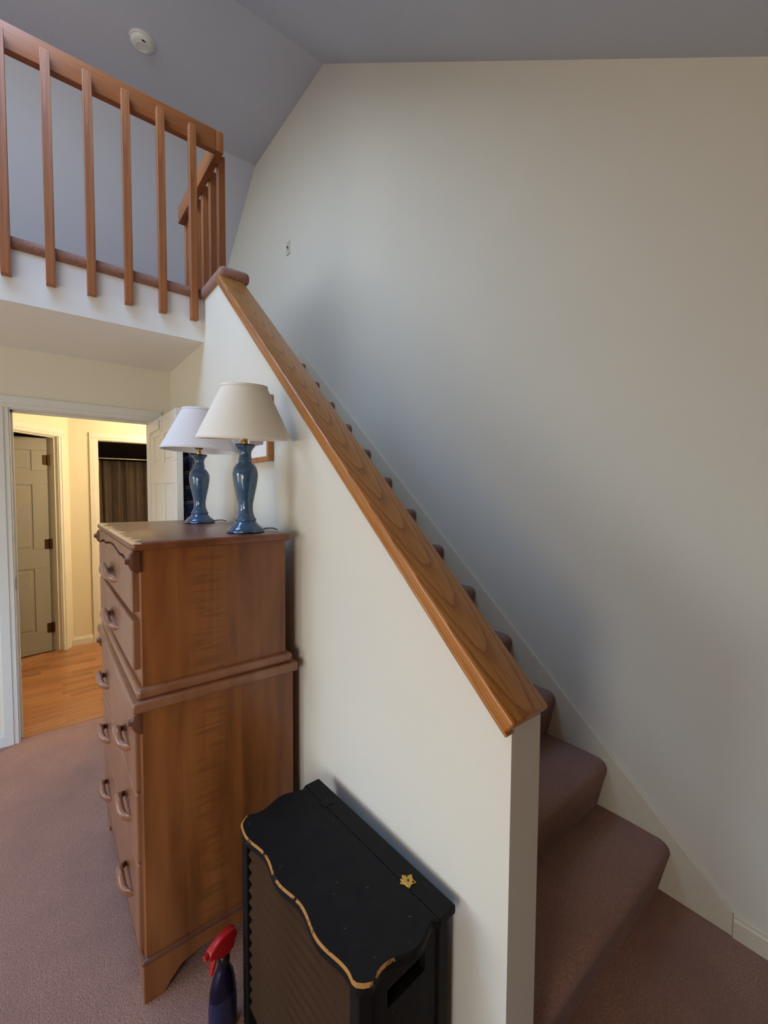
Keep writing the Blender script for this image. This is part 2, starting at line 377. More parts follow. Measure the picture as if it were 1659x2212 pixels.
# ================================================================== HALL BEYOND THE DOORWAY
HY = 4.47
M['plank'] = wood('hall_plank', (142, 90, 50), (172, 116, 72), (184, 128, 82), 'X', ring=16, tilt=0.02, rough=0.35, coat=0.3, pores=0.25)
M['plank2'] = wood('hall_plank_dark', (130, 80, 44), (158, 104, 62), (172, 116, 72), 'X', ring=12, tilt=0.03, rough=0.35, coat=0.3, pores=0.25, loc=(0.3, 0.02, 0.2))
M['plank3'] = wood('hall_plank_light', (152, 98, 58), (182, 126, 80), (196, 138, 92), 'X', ring=14, tilt=0.025, rough=0.35, coat=0.3, pores=0.25, loc=(0.7, 0.05, 0.15))
b = NB(); box(b, -2.2, W, YB+.045, 6.4, -.06, -.008); hf = struct('floor_hall', b, 'plank2')
pm = {}
for nm in ('plank', 'plank2', 'plank3'):
    b = NB(); box(b, 0, 0.9, 0, 0.079, -.008, 0.0, 0.001, 1); bmesh.ops.recalc_face_normals(b, faces=b.faces)
    me = bpy.data.meshes.new(nm); b.to_mesh(me); b.free(); me.materials.append(M[nm]); pm[nm] = me
y = YB+.046; row = 0
while y < HY-.02:
    x = -1.25 - random.uniform(0, .5)
    while x < 0.55:
        o = bpy.data.objects.new('plank', pm[random.choice(['plank', 'plank', 'plank2', 'plank3'])]); link(o, hf); o.location = (x, y, 0); x += 0.9006
    y += 0.0796; row += 1
b = NB(); box(b, DX0, DX1, YB+.038, YB+.05, -.01, .0035, .0015, 1); struct('trim_6', b, 'plank2')
# hall walls: bathroom wall at HY (opening), diagonal wall with a door opening
HZ = ZS
BX0, BX1, BH = -0.275, 0.40, 2.025
b = NB(); box(b, -.52, BX0-.018, HY, HY+.11, 0, HZ); box(b, BX1+.018, W, HY, HY+.11, 0, HZ); box(b, BX0-.018, BX1+.018, HY, HY+.11, BH+.018, HZ)
struct('wall_hall_bath', b, 'hallwall')
b = NB(); box(b, BX0-.018, BX0, HY, HY+.11, 0, BH+.018); box(b, BX1, BX1+.018, HY, HY+.11, 0, BH+.018); box(b, BX0, BX1, HY, HY+.11, BH, BH+.018); struct('trim_7', b, 'doorpaint')
b = NB(); stepped(b, BX0-.075, BX0-.006, 0, BH+.006, HY, 'r'); struct('trim_8', b, 'doorpaint')
b = NB(); stepped(b, BX0-.075, BX1+.075, BH+.006, BH+.075, HY, 'd'); struct('trim_9', b, 'doorpaint')
baseboard('baseboard_hall', -.52, BX0-.076, HY-.012, HY, side='y-', mat='doorpaint')
# diagonal wall: local frame, +x runs from the corner away towards the near left, -y faces the hall
def diag():
    d = empty('wall_hall_diagonal', (-0.515, HY, 0)); a = math.atan2(-0.75, -0.66)
    d.rotation_euler = (0, 0, a); d['kind'] = 'structure'; return d
dg = diag()     # its +y side faces the hall (rotation by about -131 degrees)
O0, O1 = 0.135, 0.90
b = NB(); box(b, 0, O0-.018, -.10, 0, 0, HZ); box(b, O1+.018, 1.6, -.10, 0, 0, HZ); box(b, O0-.018, O1+.018, -.10, 0, 2.043, HZ); obj('wall_surface', b, 'hallwall', dg)
b = NB(); box(b, O0-.018, O0, -.10, 0.001, 0, 2.043); box(b, O1, O1+.018, -.10, .001, 0, 2.043); box(b, O0, O1, -.10, .001, 2.025, 2.043); box(b, O0, O0+.011, -.06, -.025, 0, 2.025); box(b, O0, O1, -.06, -.025, 2.014, 2.025); obj('door_lining', b, 'doorpaint', dg)
b = NB(); box(b, O0-.078, O0-.006, 0, .012, 0, 2.031, .002, 1); box(b, O0-.078, O0-.03, .010, .018, 0, 2.031, .003, 2); obj('casing', b, 'doorpaint', dg)
b = NB(); box(b, O0-.078, O1+.078, 0, .012, 2.031, 2.103, .002, 1); box(b, O0-.078, O1+.078, .010, .018, 2.053, 2.103, .003, 2); obj('casing', b, 'doorpaint', dg)
# threshold strip
b = NB(); prism(b, [(O0, -.07), (O1, -.07), (O1, .005), (O0, .005)], 'z', -.005, .008, .003, 1); obj('threshold', b, 'plank2', dg)
# side room seen through the diagonal door, side walls of the hall, bathroom box
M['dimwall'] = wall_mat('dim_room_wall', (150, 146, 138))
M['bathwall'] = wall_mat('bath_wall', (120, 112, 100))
M['sidefloor'] = wood('side_floor', (150, 96, 60), (184, 126, 84), (196, 138, 96), 'X', ring=12, tilt=.02)
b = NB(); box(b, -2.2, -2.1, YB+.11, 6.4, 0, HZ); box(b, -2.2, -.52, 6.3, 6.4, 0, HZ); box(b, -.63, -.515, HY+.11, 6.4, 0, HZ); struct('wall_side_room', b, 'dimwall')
b = NB(); prism(b, [(-2.1, YB+.12), (-1.62, YB+.12), (-.60, HY+.10), (-.60, 6.3), (-2.1, 6.3)], 'z', -.008, .004); struct('floor_side_room', b, 'sidefloor')
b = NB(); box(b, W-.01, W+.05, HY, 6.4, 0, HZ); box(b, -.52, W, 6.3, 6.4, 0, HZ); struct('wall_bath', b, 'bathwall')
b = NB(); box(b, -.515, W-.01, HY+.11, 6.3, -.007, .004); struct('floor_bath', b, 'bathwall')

# ================================================================== DOORS
M['brass'] = plain('aged_brass', (120, 84, 40), 0.38, 0.9, 0.15, 60)
M['darkbrass'] = plain('dark_hinge_metal', (70, 50, 28), 0.4, 0.85, 0.2, 60)
def six_panel(name, width, height, mat, thick=0.035, both=True):
    """door leaf in local frame: x from hinge to free edge, y = thickness (0..thick), z up; panels on both faces"""
    root = empty(name); root['kind'] = 'structure'
    b = NB(); box(b, 0, width, 0.006, thick-.006, .008, height, 0.0015, 1)
    obj('leaf', b, mat, root)
    st_, mid = width*.155, width*.13; cx = [(st_, (width-mid)/2), ((width+mid)/2, width-st_)]
    rows = [(.21, .80), (.98, 1.57), (1.70, height-.115)]
    # raised frame (stiles and rails) on both faces
    for f, (ya, yb) in enumerate(((0, .0065), (thick-.0065, thick))):
        zs_ = [(.008, rows[0][0]), (rows[0][1], rows[1][0]), (rows[1][1], rows[2][0]), (rows[2][1], height)]
        for (za, zb) in zs_:
            b = NB(); box(b, 0, width, ya, yb, za, zb, 0.002, 1); obj('door_rail', b, mat, root)
        for (xa, xb) in ((0, st_), ((width-mid)/2, (width+mid)/2), (width-st_, width)):
            for (za, zb) in rows:
                b = NB(); box(b, xa, xb, ya, yb, za, zb, 0.002, 1); obj('stile', b, mat, root)
        for (xa, xb) in cx:
            for (za, zb) in rows:
                b = NB(); box(b, xa+.022, xb-.022, ya+.001 if f == 0 else ya-.002, yb+.002 if f == 0 else yb-.001, za+.022, zb-.022, 0.0028, 2); obj('panel', b, mat, root)
    return root
def hinge(parent, x, y, z, mat='darkbrass', w=.032):
    b = NB(); box(b, x-w, x+w, y-.002, y+.002, z-.045, z+.045, .0012, 1)
    tube(b, [(x, y-.004, z-.046), (x, y-.004, z+.046)], .006, 10)
    return obj('hinge', b, mat, parent, 40)
# the open door of this room: hinged at the right jamb, swung square into the room
d1 = six_panel('door_1', 0.716, 1.99, 'doorpaint'); d1.location = (DX1-.001+.035, YB-.012, 0.006); d1.rotation_euler = (0, 0, math.radians(-90.0))
# its local +x -> -y world, local +y -> +x world: shift so that the face sits at DX1
d1.location = (DX1+.0, YB-.022, 0.004)
for z in (.22, 1.0, 1.78):
    b = NB(); box(b, -.02, .0, .033, .037, z-.045, z+.045); tube(b, [(-.004, .039, z-.046), (-.004, .039, z+.046)], .006, 10); obj('hinge', b, 'brass', d1)
b = NB(); box(b, .7155, .7175, .006, .029, .92, 1.0); obj('latch_plate', b, 'brass', d1)
# door of the side room
d2 = six_panel('door_2', 0.76, 2.0, 'greydoor')
wa_ = math.atan2(-0.75, -0.66); hx = Vector((-0.515, HY, 0)) + Vector((math.cos(wa_), math.sin(wa_), 0))*(O0+.008) + Vector((math.sin(wa_), -math.cos(wa_), 0))*0.105
d2.location = (hx.x, hx.y, .006); d2.rotation_euler = (0, 0, math.atan2(-.22, -.975))
for z in (.23, 1.02, 1.80):
    b = NB(); box(b, -.001, .036, .0345, .0375, z-.045, z+.045, .001, 1); box(b, -.04, -.004, .0345, .0375, z-.045, z+.045, .001, 1); tube(b, [(-.003, .040, z-.047), (-.003, .040, z+.047)], .0065, 10); obj('hinge', b, 'darkbrass', d2, 40)
for z in (.25, 1.78):
    b = NB(); box(b, BX0-.0005, BX0+.0025, HY+.03, HY+.062, z-.045, z+.045, .0008, 1); tube(b, [(BX0+.003, HY+.028, z-.046), (BX0+.003, HY+.028, z+.046)], .005, 8)
    o = obj('hinge_plate', b, 'brass'); tag(o, ('upper' if z > 1 else 'lower')+' brass hinge leaf on the bathroom door jamb', 'hinge', 'hinge leaves on the bathroom jamb')
# strike plate on the left jamb
b = NB(); box(b, DX0-.0005, DX0+.002, YB+.012, YB+.038, .93, 1.0, .0008, 1); tag(obj('strike_plate', b, 'brass'), 'small brass strike plate on the left doorway jamb', 'strike plate')

# shower curtain in the bathroom
M['curtain'] = plain('brown_curtain', (92, 76, 62), 0.9, noise=0.15, scale=8)
M['steel'] = plain('steel', (180, 178, 170), 0.25, 1.0, 0.03)
b = NB(); tube(b, [(-.515, 5.25, 1.90), (W, 5.25, 1.90)], .012, 12); tag(obj('curtain_rod', b, 'steel', None, 40), 'thin steel shower curtain rod in the dark bathroom', 'curtain rod')
b = NB(); cols = []
n = 180
for i in range(n+1):
    x = -.5 + 1.55*i/n; yy = 5.25 + .028*math.sin(x*55+.8*math.sin(x*9)) + .008*math.sin(x*131)
    cols.append([b.verts.new((x + .01*math.sin(x*30+z), yy*(1) + (0.012*math.sin(x*20+z*2)), z)) for z in (1.872, 1.5, 1.0, .5, .15)])
for A, B in zip(cols, cols[1:]):
    for k in range(4): b.faces.new((A[k], B[k], B[k+1], A[k+1]))
cu = obj('shower_curtain', b, 'curtain', None, 80); cu.modifiers.new('thickness', 'SOLIDIFY').thickness = .002
tag(cu, 'dark brown pleated shower curtain hanging in the bathroom', 'curtain')
# ceiling light of the hall
M['glow'] = N('hall_lamp_glass').m
gb = M['glow'].node_tree.nodes['Principled BSDF']; gb.inputs['Emission Color'].default_value = (1, .72, .36, 1); gb.inputs['Emission Strength'].default_value = 6
hl = empty('ceiling_light', (.50, 3.55, HZ)); tag(hl, 'round warm glass ceiling light of the hall behind the doorway', 'lamp')
b = NB(); lathe(b, [(.001, -.095), (.06, -.088), (.10, -.065), (.125, -.02), (.125, -.015)], 32); obj('glass_shade', b, 'glow', hl, 60)
b = NB(); lathe(b, [(.135, -.02), (.14, -.012), (.14, -.0005), (.0, -.0005)], 32, close=False); obj('base_ring', b, 'brass', hl, 40)
lamp_light('hall_light', (.50, 3.55, HZ-.17), 46, (1.0, .80, .52), .09)

# ================================================================== DRESSER (tall chest on chest)
def maple(name, dark, mid, light, staves=True, wear=False):
    k = N(name); d, m, l = lin(dark), lin(mid), lin(light)
    v = k.coords((1, 1, 1)); sep = k.n('ShaderNodeSeparateXYZ'); k.l(v, sep.inputs[0])
    st_ = k.n('ShaderNodeMapping'); st_.inputs['Scale'].default_value = (9, 9, 1.1); k.l(v, st_.inputs['Vector'])
    g = k.n('ShaderNodeTexNoise', i_Scale=2.2, i_Detail=5.0, i_Distortion=0.5); k.l(st_.outputs[0], g.inputs['Vector'])
    col = k.ramp(g.outputs['Fac'], [(0.25, d), (0.5, m), (0.78, l)])
    if staves:
        # glued vertical staves of slightly different tone, one of them curly
        mul = k.n('ShaderNodeMath', operation='MULTIPLY'); k.l(sep.outputs['X'], mul.inputs[0]); mul.inputs[1].default_value = 13.0
        fl = k.n('ShaderNodeMath', operation='FLOOR'); k.l(mul.outputs[0], fl.inputs[0])
        wn = k.n('ShaderNodeTexWhiteNoise', noise_dimensions='1D'); k.l(fl.outputs[0], wn.inputs['W'])
        tone = k.ramp(wn.outputs['Value'], [(0.0, (0.72, 0.70, 0.68)), (0.5, (0.95, 0.95, 0.95)), (1.0, (1.12, 1.10, 1.06))])
        col = k.mix(1.0, col, tone, 'MULTIPLY')
        cm = k.n('ShaderNodeMapping'); cm.inputs['Rotation'].default_value = (0, math.radians(12), 0); cm.inputs['Scale'].default_value = (6, 6, 60); k.l(v, cm.inputs['Vector'])
        cn = k.n('ShaderNodeTexNoise', i_Scale=1.0, i_Detail=2.0, i_Distortion=0.8); k.l(cm.outputs[0], cn.inputs['Vector'])
        near = k.n('ShaderNodeMath', operation='SUBTRACT'); k.l(sep.outputs['X'], near.inputs[0]); near.inputs[1].default_value = -0.33
        ab = k.n('ShaderNodeMath', operation='ABSOLUTE'); k.l(near.outputs[0], ab.inputs[0])
        band = k.ramp(ab.outputs[0], [(0.03, (0.45, 0.45, 0.45)), (0.07, (0, 0, 0))])
        cf = k.ramp(cn.outputs['Fac'], [(0.45, (0, 0, 0)), (0.60, (1, 1, 1))])
        mm = k.mix(1.0, band, cf, 'MULTIPLY'); col = k.mix(mm, col, tuple(x*0.5 for x in m))
    if wear:
        # chipped bare edge along the front of the top
        nz = k.n('ShaderNodeTexNoise', i_Scale=17.0, i_Detail=2.0, i_Roughness=0.5); k.l(v, nz.inputs['Vector'])
        xx = k.n('ShaderNodeMath', operation='MULTIPLY_ADD'); k.l(nz.outputs['Fac'], xx.inputs[0]); xx.inputs[1].default_value = 0.13; k.l(sep.outputs['X'], xx.inputs[2])
        f = k.n('ShaderNodeMath', operation='LESS_THAN'); k.l(xx.outputs[0], f.inputs[0]); f.inputs[1].default_value = -0.459
        zz = k.n('ShaderNodeMath', operation='GREATER_THAN'); k.l(sep.outputs['Z'], zz.inputs[0]); zz.inputs[1].default_value = 1.379
        ff = k.n('ShaderNodeMath', operation='MULTIPLY'); k.l(f.outputs[0], ff.inputs[0]); k.l(zz.outputs[0], ff.inputs[1])
        col = k.mix(ff.outputs[0], col, lin((214, 170, 118)))
    k.l(col, k.b.inputs['Base Color']); k.bump(g.outputs['Fac'], 0.04, 0.003)
    k.b.inputs['Roughness'].default_value = 0.38; k.b.inputs['Coat Weight'].default_value = 0.3; k.b.inputs['Coat Roughness'].default_value = 0.22
    return k.m
M['maple'] = maple('brown_maple', (110, 64, 28), (140, 84, 40), (156, 100, 50))
M['maplefront'] = maple('brown_maple_front', (118, 76, 50), (138, 92, 62), (148, 102, 72), staves=False)
M['mapletop'] = maple('brown_maple_top', (96, 52, 28), (120, 68, 38), (134, 80, 46), staves=False, wear=True)
M['mapledark'] = maple('dark_maple_trim', (82, 46, 28), (104, 62, 40), (116, 74, 50), staves=False)
DY0, DY1, DXF, DXB, DZ = 0.70, 1.60, -0.527, -0.055, 1.385
dr = empty('dresser', (0, 0, 0)); tag(dr, 'tall two-tier brown maple chest of drawers against the half wall', 'dresser')
b = NB(); box(b, DXF+.006, DXB-.01, DY0+.012, DY1-.012, .955, DZ-.022, .003, 1); obj('upper_case', b, 'maple', dr)
b = NB(); box(b, DXF, DXB+.012, DY0, DY1, .125, .895, .003, 1); obj('lower_case', b, 'maple', dr)
# top board: rounded thumbnail edge
b = NB(); box(b, DXF-.016, DXB, DY0-.012, DY1+.012, DZ-.026, DZ, .010, 4); obj('top_board', b, 'mapletop', dr, 40)
# waist moulding: two stepped rounded layers
wm = None
b = NB(); box(b, DXF-.024, DXB+.022, DY0-.022, DY1+.022, .893, .925, .007, 3); wm = obj('waist_moulding', b, 'maplefront', dr, 40)
b = NB(); box(b, DXF-.010, DXB+.008, DY0-.008, DY1+.008, .925, .958, .012, 4); obj('bead', b, 'maplefront', wm, 40)
# scalloped rail under the top
n = 40; pts = [(DY0+.012, DZ-.027)]
for i in range(n+1):
    t = i/n; yy = DY0+.012+(DY1-DY0-.024)*t; u = abs(t-.5)*2
    z = 1.316 + .026*math.exp(-((u-.0)/.45)**2) + .010*math.exp(-((u-.62)/.12)**2) - .012*(u > .9)
    pts.append((yy, z))
pts.append((DY1-.012, DZ-.027))
b = NB(); prism(b, [(p[0], p[1]) for p in pts], 'x', DXF-.012, DXF+.008, 0.002, 1); obj('scalloped_rail', b, 'maplefront', dr)
# scroll ornaments on the front corners, upper and lower case
for (z, hh) in ((1.330, .056), (.860, .060)):
    for yy, sg in ((DY0+.010, -1), (DY1-.010, 1)):
        b = NB(); prof = [(DXF+.006, z+hh*.5)]
        for i in range(13):
            a = math.pi/2 + math.pi*i/12
            prof.append((DXF-.006+.018*math.cos(a), z-.002+.030*math.sin(a)))
        prof += [(DXF-.002, z-hh*.62), (DXF+.006, z-hh*.62)]
        prism(b, prof, 'y', yy-.011, yy+.011, .003, 2)
        o = obj('corner_scroll', b, 'mapledark', dr, 40)
        b = NB(); tube(b, [(DXF-.017, yy-.002*sg, z), (DXF-.031, yy-.002*sg, z)], [.011, .009], 14); obj('button', b, 'mapledark', o, 40)
# drawers
def pull(bm, yc, zc, xf, length, r=.0135):
    """carved wooden bail pull standing off the drawer front"""
    n, sg = 20, 14; rings = []
    for i in range(n+1):
        t = -1+2*i/n; e = max(0.02, 1-abs(t)**3.2)
        hh = r*(.75+.45*math.exp(-(t/.5)**2)-.20*math.exp(-((abs(t)-.62)/.16)**2)+.25*math.exp(-((abs(t)-.9)/.12)**2))*e**.45
        off = .030*(1-abs(t)**4)                      # stands off the front between its two ends
        dd = .012*e**.5; zz = zc + .012*math.cos(t*math.pi*.9) - .006; yy = yc+t*length/2
        rings.append([bm.verts.new((xf - off + .004 + dd*math.cos(2*math.pi*k/sg), yy, zz + hh*math.sin(2*math.pi*k/sg))) for k in range(sg)])
    for A, B in zip(rings, rings[1:]):
        for k in range(sg): bm.faces.new((A[k], A[(k+1) % sg], B[(k+1) % sg], B[k]))
    bm.faces.new(rings[0]); bm.faces.new(rings[-1])
    return bm
drawers = [(1.176, 1.312, 'arch'), (1.004, 1.150, None), (.642, .868, None), (.424, .634, None), (.150, .416, None)]
for i, (z0, z1, arch) in enumerate(drawers):
    b = NB(); up = i < 2
    ya, yb = (DY0+.028, DY1-.028) if up else (DY0+.020, DY1-.020); xf = DXF-.014
    if arch:
        n = 30; pts = [(ya, z0), (yb, z0)]
        for q in range(n+1):
            t = 1-q/n; yy = ya+(yb-ya)*t; u = abs(t-.5)*2
            pts.append((yy, z1-.004 + .026*math.exp(-((u)/.45)**2) + .008*math.exp(-((u-.62)/.12)**2) - .010*(u > .92)))
        prism(b, pts, 'x', xf, DXF+.02, .004, 2)
    else: box(b, xf, DXF+.02, ya, yb, z0, z1, .005, 2)
    d = obj('drawer', b, 'maplefront', dr)
    ys = ((DY0+DY1)/2,) if up else (DY0+.185, DY1-.185)
    for yc in ys:
        b = NB(); pull(b, yc, (z0+z1)/2-.004, xf, .24 if up else .15, .021 if up else .022); obj('handle', b, 'maplefront', d, 60)
# base: bracket feet with a cut-out apron on the front and the near side
b = NB()
def bracket(u0, u1, foot):
    pts = [(u0, .0), (u0+foot, .0), (u0+foot+.02, .03), (u0+foot+.05, .062), (u0+foot+.10, .075)]
    pts += [(2*(u0+u1)/2-p[0], p[1]) for p in reversed(pts)]
    return pts + [(u1, .128), (u0, .128)]
prism(b, bracket(DXF-.007, DXB+.014, .055), 'y', DY0-.006, DY0+.014, .002, 1); obj('side_apron', b, 'maple', dr)
b = NB(); prism(b, bracket(DXF-.004, DXB+.014, .055), 'y', DY1-.014, DY1+.006, .002, 1); obj('side_apron', b, 'maple', dr)
b = NB(); prism(b, bracket(DY0-.0045, DY1+.0045, .07), 'x', DXF-.0055, DXF+.012, .002, 1); obj('front_apron', b, 'maplefront', dr)
b = NB(); box(b, DXF-.012, DXB+.018, DY0-.010, DY1+.010, .118, .136, .007, 3); obj('base_moulding', b, 'mapledark', dr, 40)

# ================================================================== TABLE LAMPS
def glaze():
    k = N('blue_glaze'); v = k.coords(); nz = k.n('ShaderNodeTexNoise', i_Scale=55.0, i_Detail=5.0, i_Roughness=.7); k.l(v, nz.inputs['Vector'])
    k.l(k.ramp(nz.outputs['Fac'], [(.25, lin((44, 70, 100))), (.55, lin((58, 90, 122))), (.8, lin((68, 100, 130)))]), k.b.inputs['Base Color'])
    k.b.inputs['Roughness'].default_value = .12; k.b.inputs['Coat Weight'].default_value = .6; k.b.inputs['Coat Roughness'].default_value = .04; return k.m
M['glaze'] = glaze()
M['glazedark'] = plain('dark_glaze', (24, 30, 44), .2)
def shade_mat(name, rgb):
    k = N(name); c = lin(rgb); v = k.coords((260, 260, 700)); nz = k.n('ShaderNodeTexNoise', i_Scale=1.0, i_Detail=2.0); k.l(v, nz.inputs['Vector'])
    k.l(k.ramp(nz.outputs['Fac'], [(.3, tuple(x*.93 for x in c)), (.7, c)]), k.b.inputs['Base Color'])
    k.bump(nz.outputs['Fac'], .1, .001); k.b.inputs['Roughness'].default_value = .9
    k.b.inputs['Transmission Weight'].default_value = 0.0; k.b.inputs['Subsurface Weight'].default_value = 0.0; k.b.inputs['Subsurface Radius'].default_value = (.01, .009, .007)
    return k.m
M['shade_cream'] = shade_mat('cream_lampshade', (242, 238, 224)); M['shade_white'] = shade_mat('white_lampshade', (232, 228, 226))
M['goldbrass'] = plain('polished_brass', (200, 160, 80), .25, 1.0)
M['black'] = plain('black_plastic', (18, 17, 17), .4)
M['cord'] = plain('clear_cord', (96, 84, 66), .4)
def lamp(label, x, y, shade, tilt, rz, cordpts):
    r = empty('table_lamp', (x, y, DZ+.0008), rz); tag(r, label, 'lamp', 'pair of blue ceramic table lamps on the dresser')
    prof = [(.030, 0), (.0616, 0), (.0625, .006), (.060, .013), (.052, .021), (.042, .029), (.0365, .036), (.0345, .040), (.0365, .0435), (.0365, .047), (.032, .053), (.027, .066), (.0245, .084), (.0255, .100), (.029, .118), (.0335, .140), (.039, .166), (.0425, .190), (.0435, .206), (.0415, .220), (.037, .231), (.030, .240), (.0235, .246), (.0225, .249), (.024, .2515), (.0225, .255), (.0235, .259), (.0215, .263), (.0203, .276), (.022, .286), (.0275, .295), (.033, .301), (.034, .304)]
    b = NB(); lathe(b, prof, 48); obj('base', b, 'glaze', r, 50)
    b = NB(); lathe(b, [(.034, .3035), (.0345, .3055), (.033, .309), (.020, .310)], 40); obj('rim', b, 'glazedark', r, 50)
    b = NB(); lathe(b, [(.064, .0), (.0645, .002), (.0625, .0045), (.05, .0045)], 48); obj('foot_pad', b, 'glazedark', r, 50)
    b = NB(); lathe(b, [(.011, .309), (.011, .320), (.0085, .322), (.0085, .334)], 20); obj('stem', b, 'goldbrass', r, 40)
    b = NB(); lathe(b, [(.016, .333), (.017, .345), (.0165, .372), (.014, .380)], 20); obj('socket', b, 'black', r, 40)
    b = NB()
    for sg in (-1, 1):
        tube(b, [(sg*.014, 0, .335), (sg*.040, 0, .37), (sg*.052, 0, .43), (sg*.035, 0, .475), (0, 0, .494)], .0018, 6)
    tube(b, [(-.072, 0, .494), (.072, 0, .494)], .0018, 6); obj('harp', b, 'goldbrass', r)
    b = NB(); lathe(b, [(.0, .385), (.020, .395), (.030, .425), (.028, .445), (.0, .468)], 20, close=False); bulb = obj('bulb', b, 'shade_white', r, 60)
    b = NB(); R0, R1, z0, z1 = .160, .076, .0, .184
    lathe(b, [(R0, z0), (R0, z0+.006), (R1, z1-.005), (R1, z1), (R1-.003, z1), (R1-.003, z1-.005), (R0-.003, z0+.006), (R0-.003, z0), (R0, z0)], 64, close=False)
    sh = obj('shade', b, shade, r, 60); sh.location = (0, 0, .326); sh.rotation_euler = tilt
    b = NB(); lathe(b, [(R0+.0008, z0), (R0+.0012, z0+.007), (R0-.002, z0+.0078)], 64, close=False); obj('shade_binding', b, shade, sh, 60); b = NB(); lathe(b, [(R1+.0028, z1-.007), (R1+.001, z1+.0005), (R1-.003, z1+.0005)], 64, close=False); obj('shade_binding', b, shade, sh, 60)
    b = NB(); tube(b, [Vector(p) - Vector((x, y, DZ)) for p in cordpts], .0022, 8); o = obj('cord', b, 'cord', r, 60); o.rotation_euler[2] = -rz; o.location = (0, 0, 0)
    return r
def tilt_to(dx, dy, deg):
    """shade tilted so that its lower rim drops on the side (dx, dy)"""
    ax = Vector((-dy, dx, 0)).normalized(); return Matrix.Rotation(math.radians(deg), 3, ax).to_euler()
lamp('near blue ceramic table lamp with cream shade at the dresser front corner', -.172, .805, 'shade_cream', tilt_to(-.35, -.93, 5.2), 0.0,
     [(-.12, .80, DZ+.006), (-.10, .79, DZ+.012), (-.08, .785, DZ+.012), (-.064, .78, DZ+.005)])
lamp('far blue ceramic table lamp with white shade next to the open door', -.172, 1.365, 'shade_white', tilt_to(.8, -.3, 2.0), 0.0,
     [(-.12, 1.36, DZ+.006), (-.10, 1.345, DZ+.011), (-.08, 1.335, DZ+.011), (-.064, 1.33, DZ+.005)])

# ================================================================== BLACK RACK WITH HINGED LID
def black_paint(name, worn):
    k = N(name); v = k.coords(); nz = k.n('ShaderNodeTexNoise', i_Scale=22.0, i_Detail=6.0, i_Roughness=.7); k.l(v, nz.inputs['Vector'])
    col = k.ramp(nz.outputs['Fac'], [(.3, lin((13, 12, 11))), (.7, lin((25, 22, 20)))])
    sp = k.n('ShaderNodeTexNoise', i_Scale=70.0, i_Detail=3.0); k.l(v, sp.inputs['Vector'])
    col = k.mix(k.ramp(sp.outputs['Fac'], [(.70, (0, 0, 0)), (.74, (.5, .5, .5))]), col, lin((104, 92, 76)))
    if worn:
        w = k.n('ShaderNodeTexNoise', i_Scale=26.0, i_Detail=4.0, i_Roughness=.65); k.l(v, w.inputs['Vector'])
        col = k.mix(k.ramp(w.outputs['Fac'], [(.38, (0, 0, 0)), (.46, (1, 1, 1))]), col, lin((178, 124, 62)))
    k.l(col, k.b.inputs['Base Color']); k.b.inputs['Roughness'].default_value = .62; k.b.inputs['Specular IOR Level'].default_value = .18; k.bump(nz.outputs['Fac'], .15, .003); return k.m
M['blackpaint'] = black_paint('worn_black_paint', False); M['wornedge'] = black_paint('bare_wood_edge', True)
M['slat'] = wood('dark_slat', (44, 27, 14), (62, 40, 22), (70, 47, 28), 'Y', ring=10, tilt=.02, rough=.7, coat=0.0); M['slat'].node_tree.nodes['Principled BSDF'].inputs['Specular IOR Level'].default_value = .12
rk = empty('storage_rack', (-.172, .210, 0), math.radians(2.6)); tag(rk, 'low black painted slatted bin with worn scalloped lid below the half wall', 'bin')
HL, ZT_ = .285, .600                      # half length (local y), height; local x: -.14 (front) .. +.135 (back)
# lid outline with scalloped front and ends
def scal(t): return .008*math.cos(t)
out = []
XF, XH, XBk = -.142, .078, .132
n = 60
for i in range(n+1):                      # front edge, from far to near
    t = i/n; yy = HL - 2*HL*t; e = min(t, 1-t)*2*HL
    out.append((XF + .0065*math.cos(t*2*math.pi*3.2+.5)*min(1, e/.05) + .030*max(0, 1-e/.03)**2, yy))
for i in range(1, 18):                    # near end, from front to hinge line
    t = i/18; out.append((XF+.03+(XH-XF-.03)*t, -HL + .010*math.sin(t*math.pi*2.5)*(1 if t < 1 else 0)))
out.append((XH, -HL)); out.append((XH, HL))
for i in range(1, 18):
    t = 1-i/18; out.append((XF+.03+(XH-XF-.03)*t, HL - .010*math.sin(t*math.pi*2.5)))
b = NB()
A = [b.verts.new((p[0], p[1], ZT_-.020)) for p in out]; Bv = [b.verts.new((p[0], p[1], ZT_-.004)) for p in out]
cx, cyy = -.03, 0
def inset(p, d):
    dx = 1 if p[0] < XF+.05 else 0; dy = (-1 if p[1] > HL-.03 else (1 if p[1] < -HL+.03 else 0))
    return (p[0]+d*dx, p[1]+d*dy, ZT_)
Cv = [b.verts.new(inset(p, .0045)) for p in out]; m_ = len(out)
b.faces.new(list(reversed(A))); b.faces.new(Cv)
for i in range(m_):
    j = (i+1) % m_
    f1 = b.faces.new((A[i], A[j], Bv[j], Bv[i])); f2 = b.faces.new((Bv[i], Bv[j], Cv[j], Cv[i]))
    if i <= n+5: f2.material_index = 1
obj('lid', b, ['blackpaint', 'wornedge'], rk)
b = NB(); box(b, XH+.0015, XBk, -HL, HL, ZT_-.020, ZT_, .003, 2); obj('back_strip', b, 'blackpaint', rk)
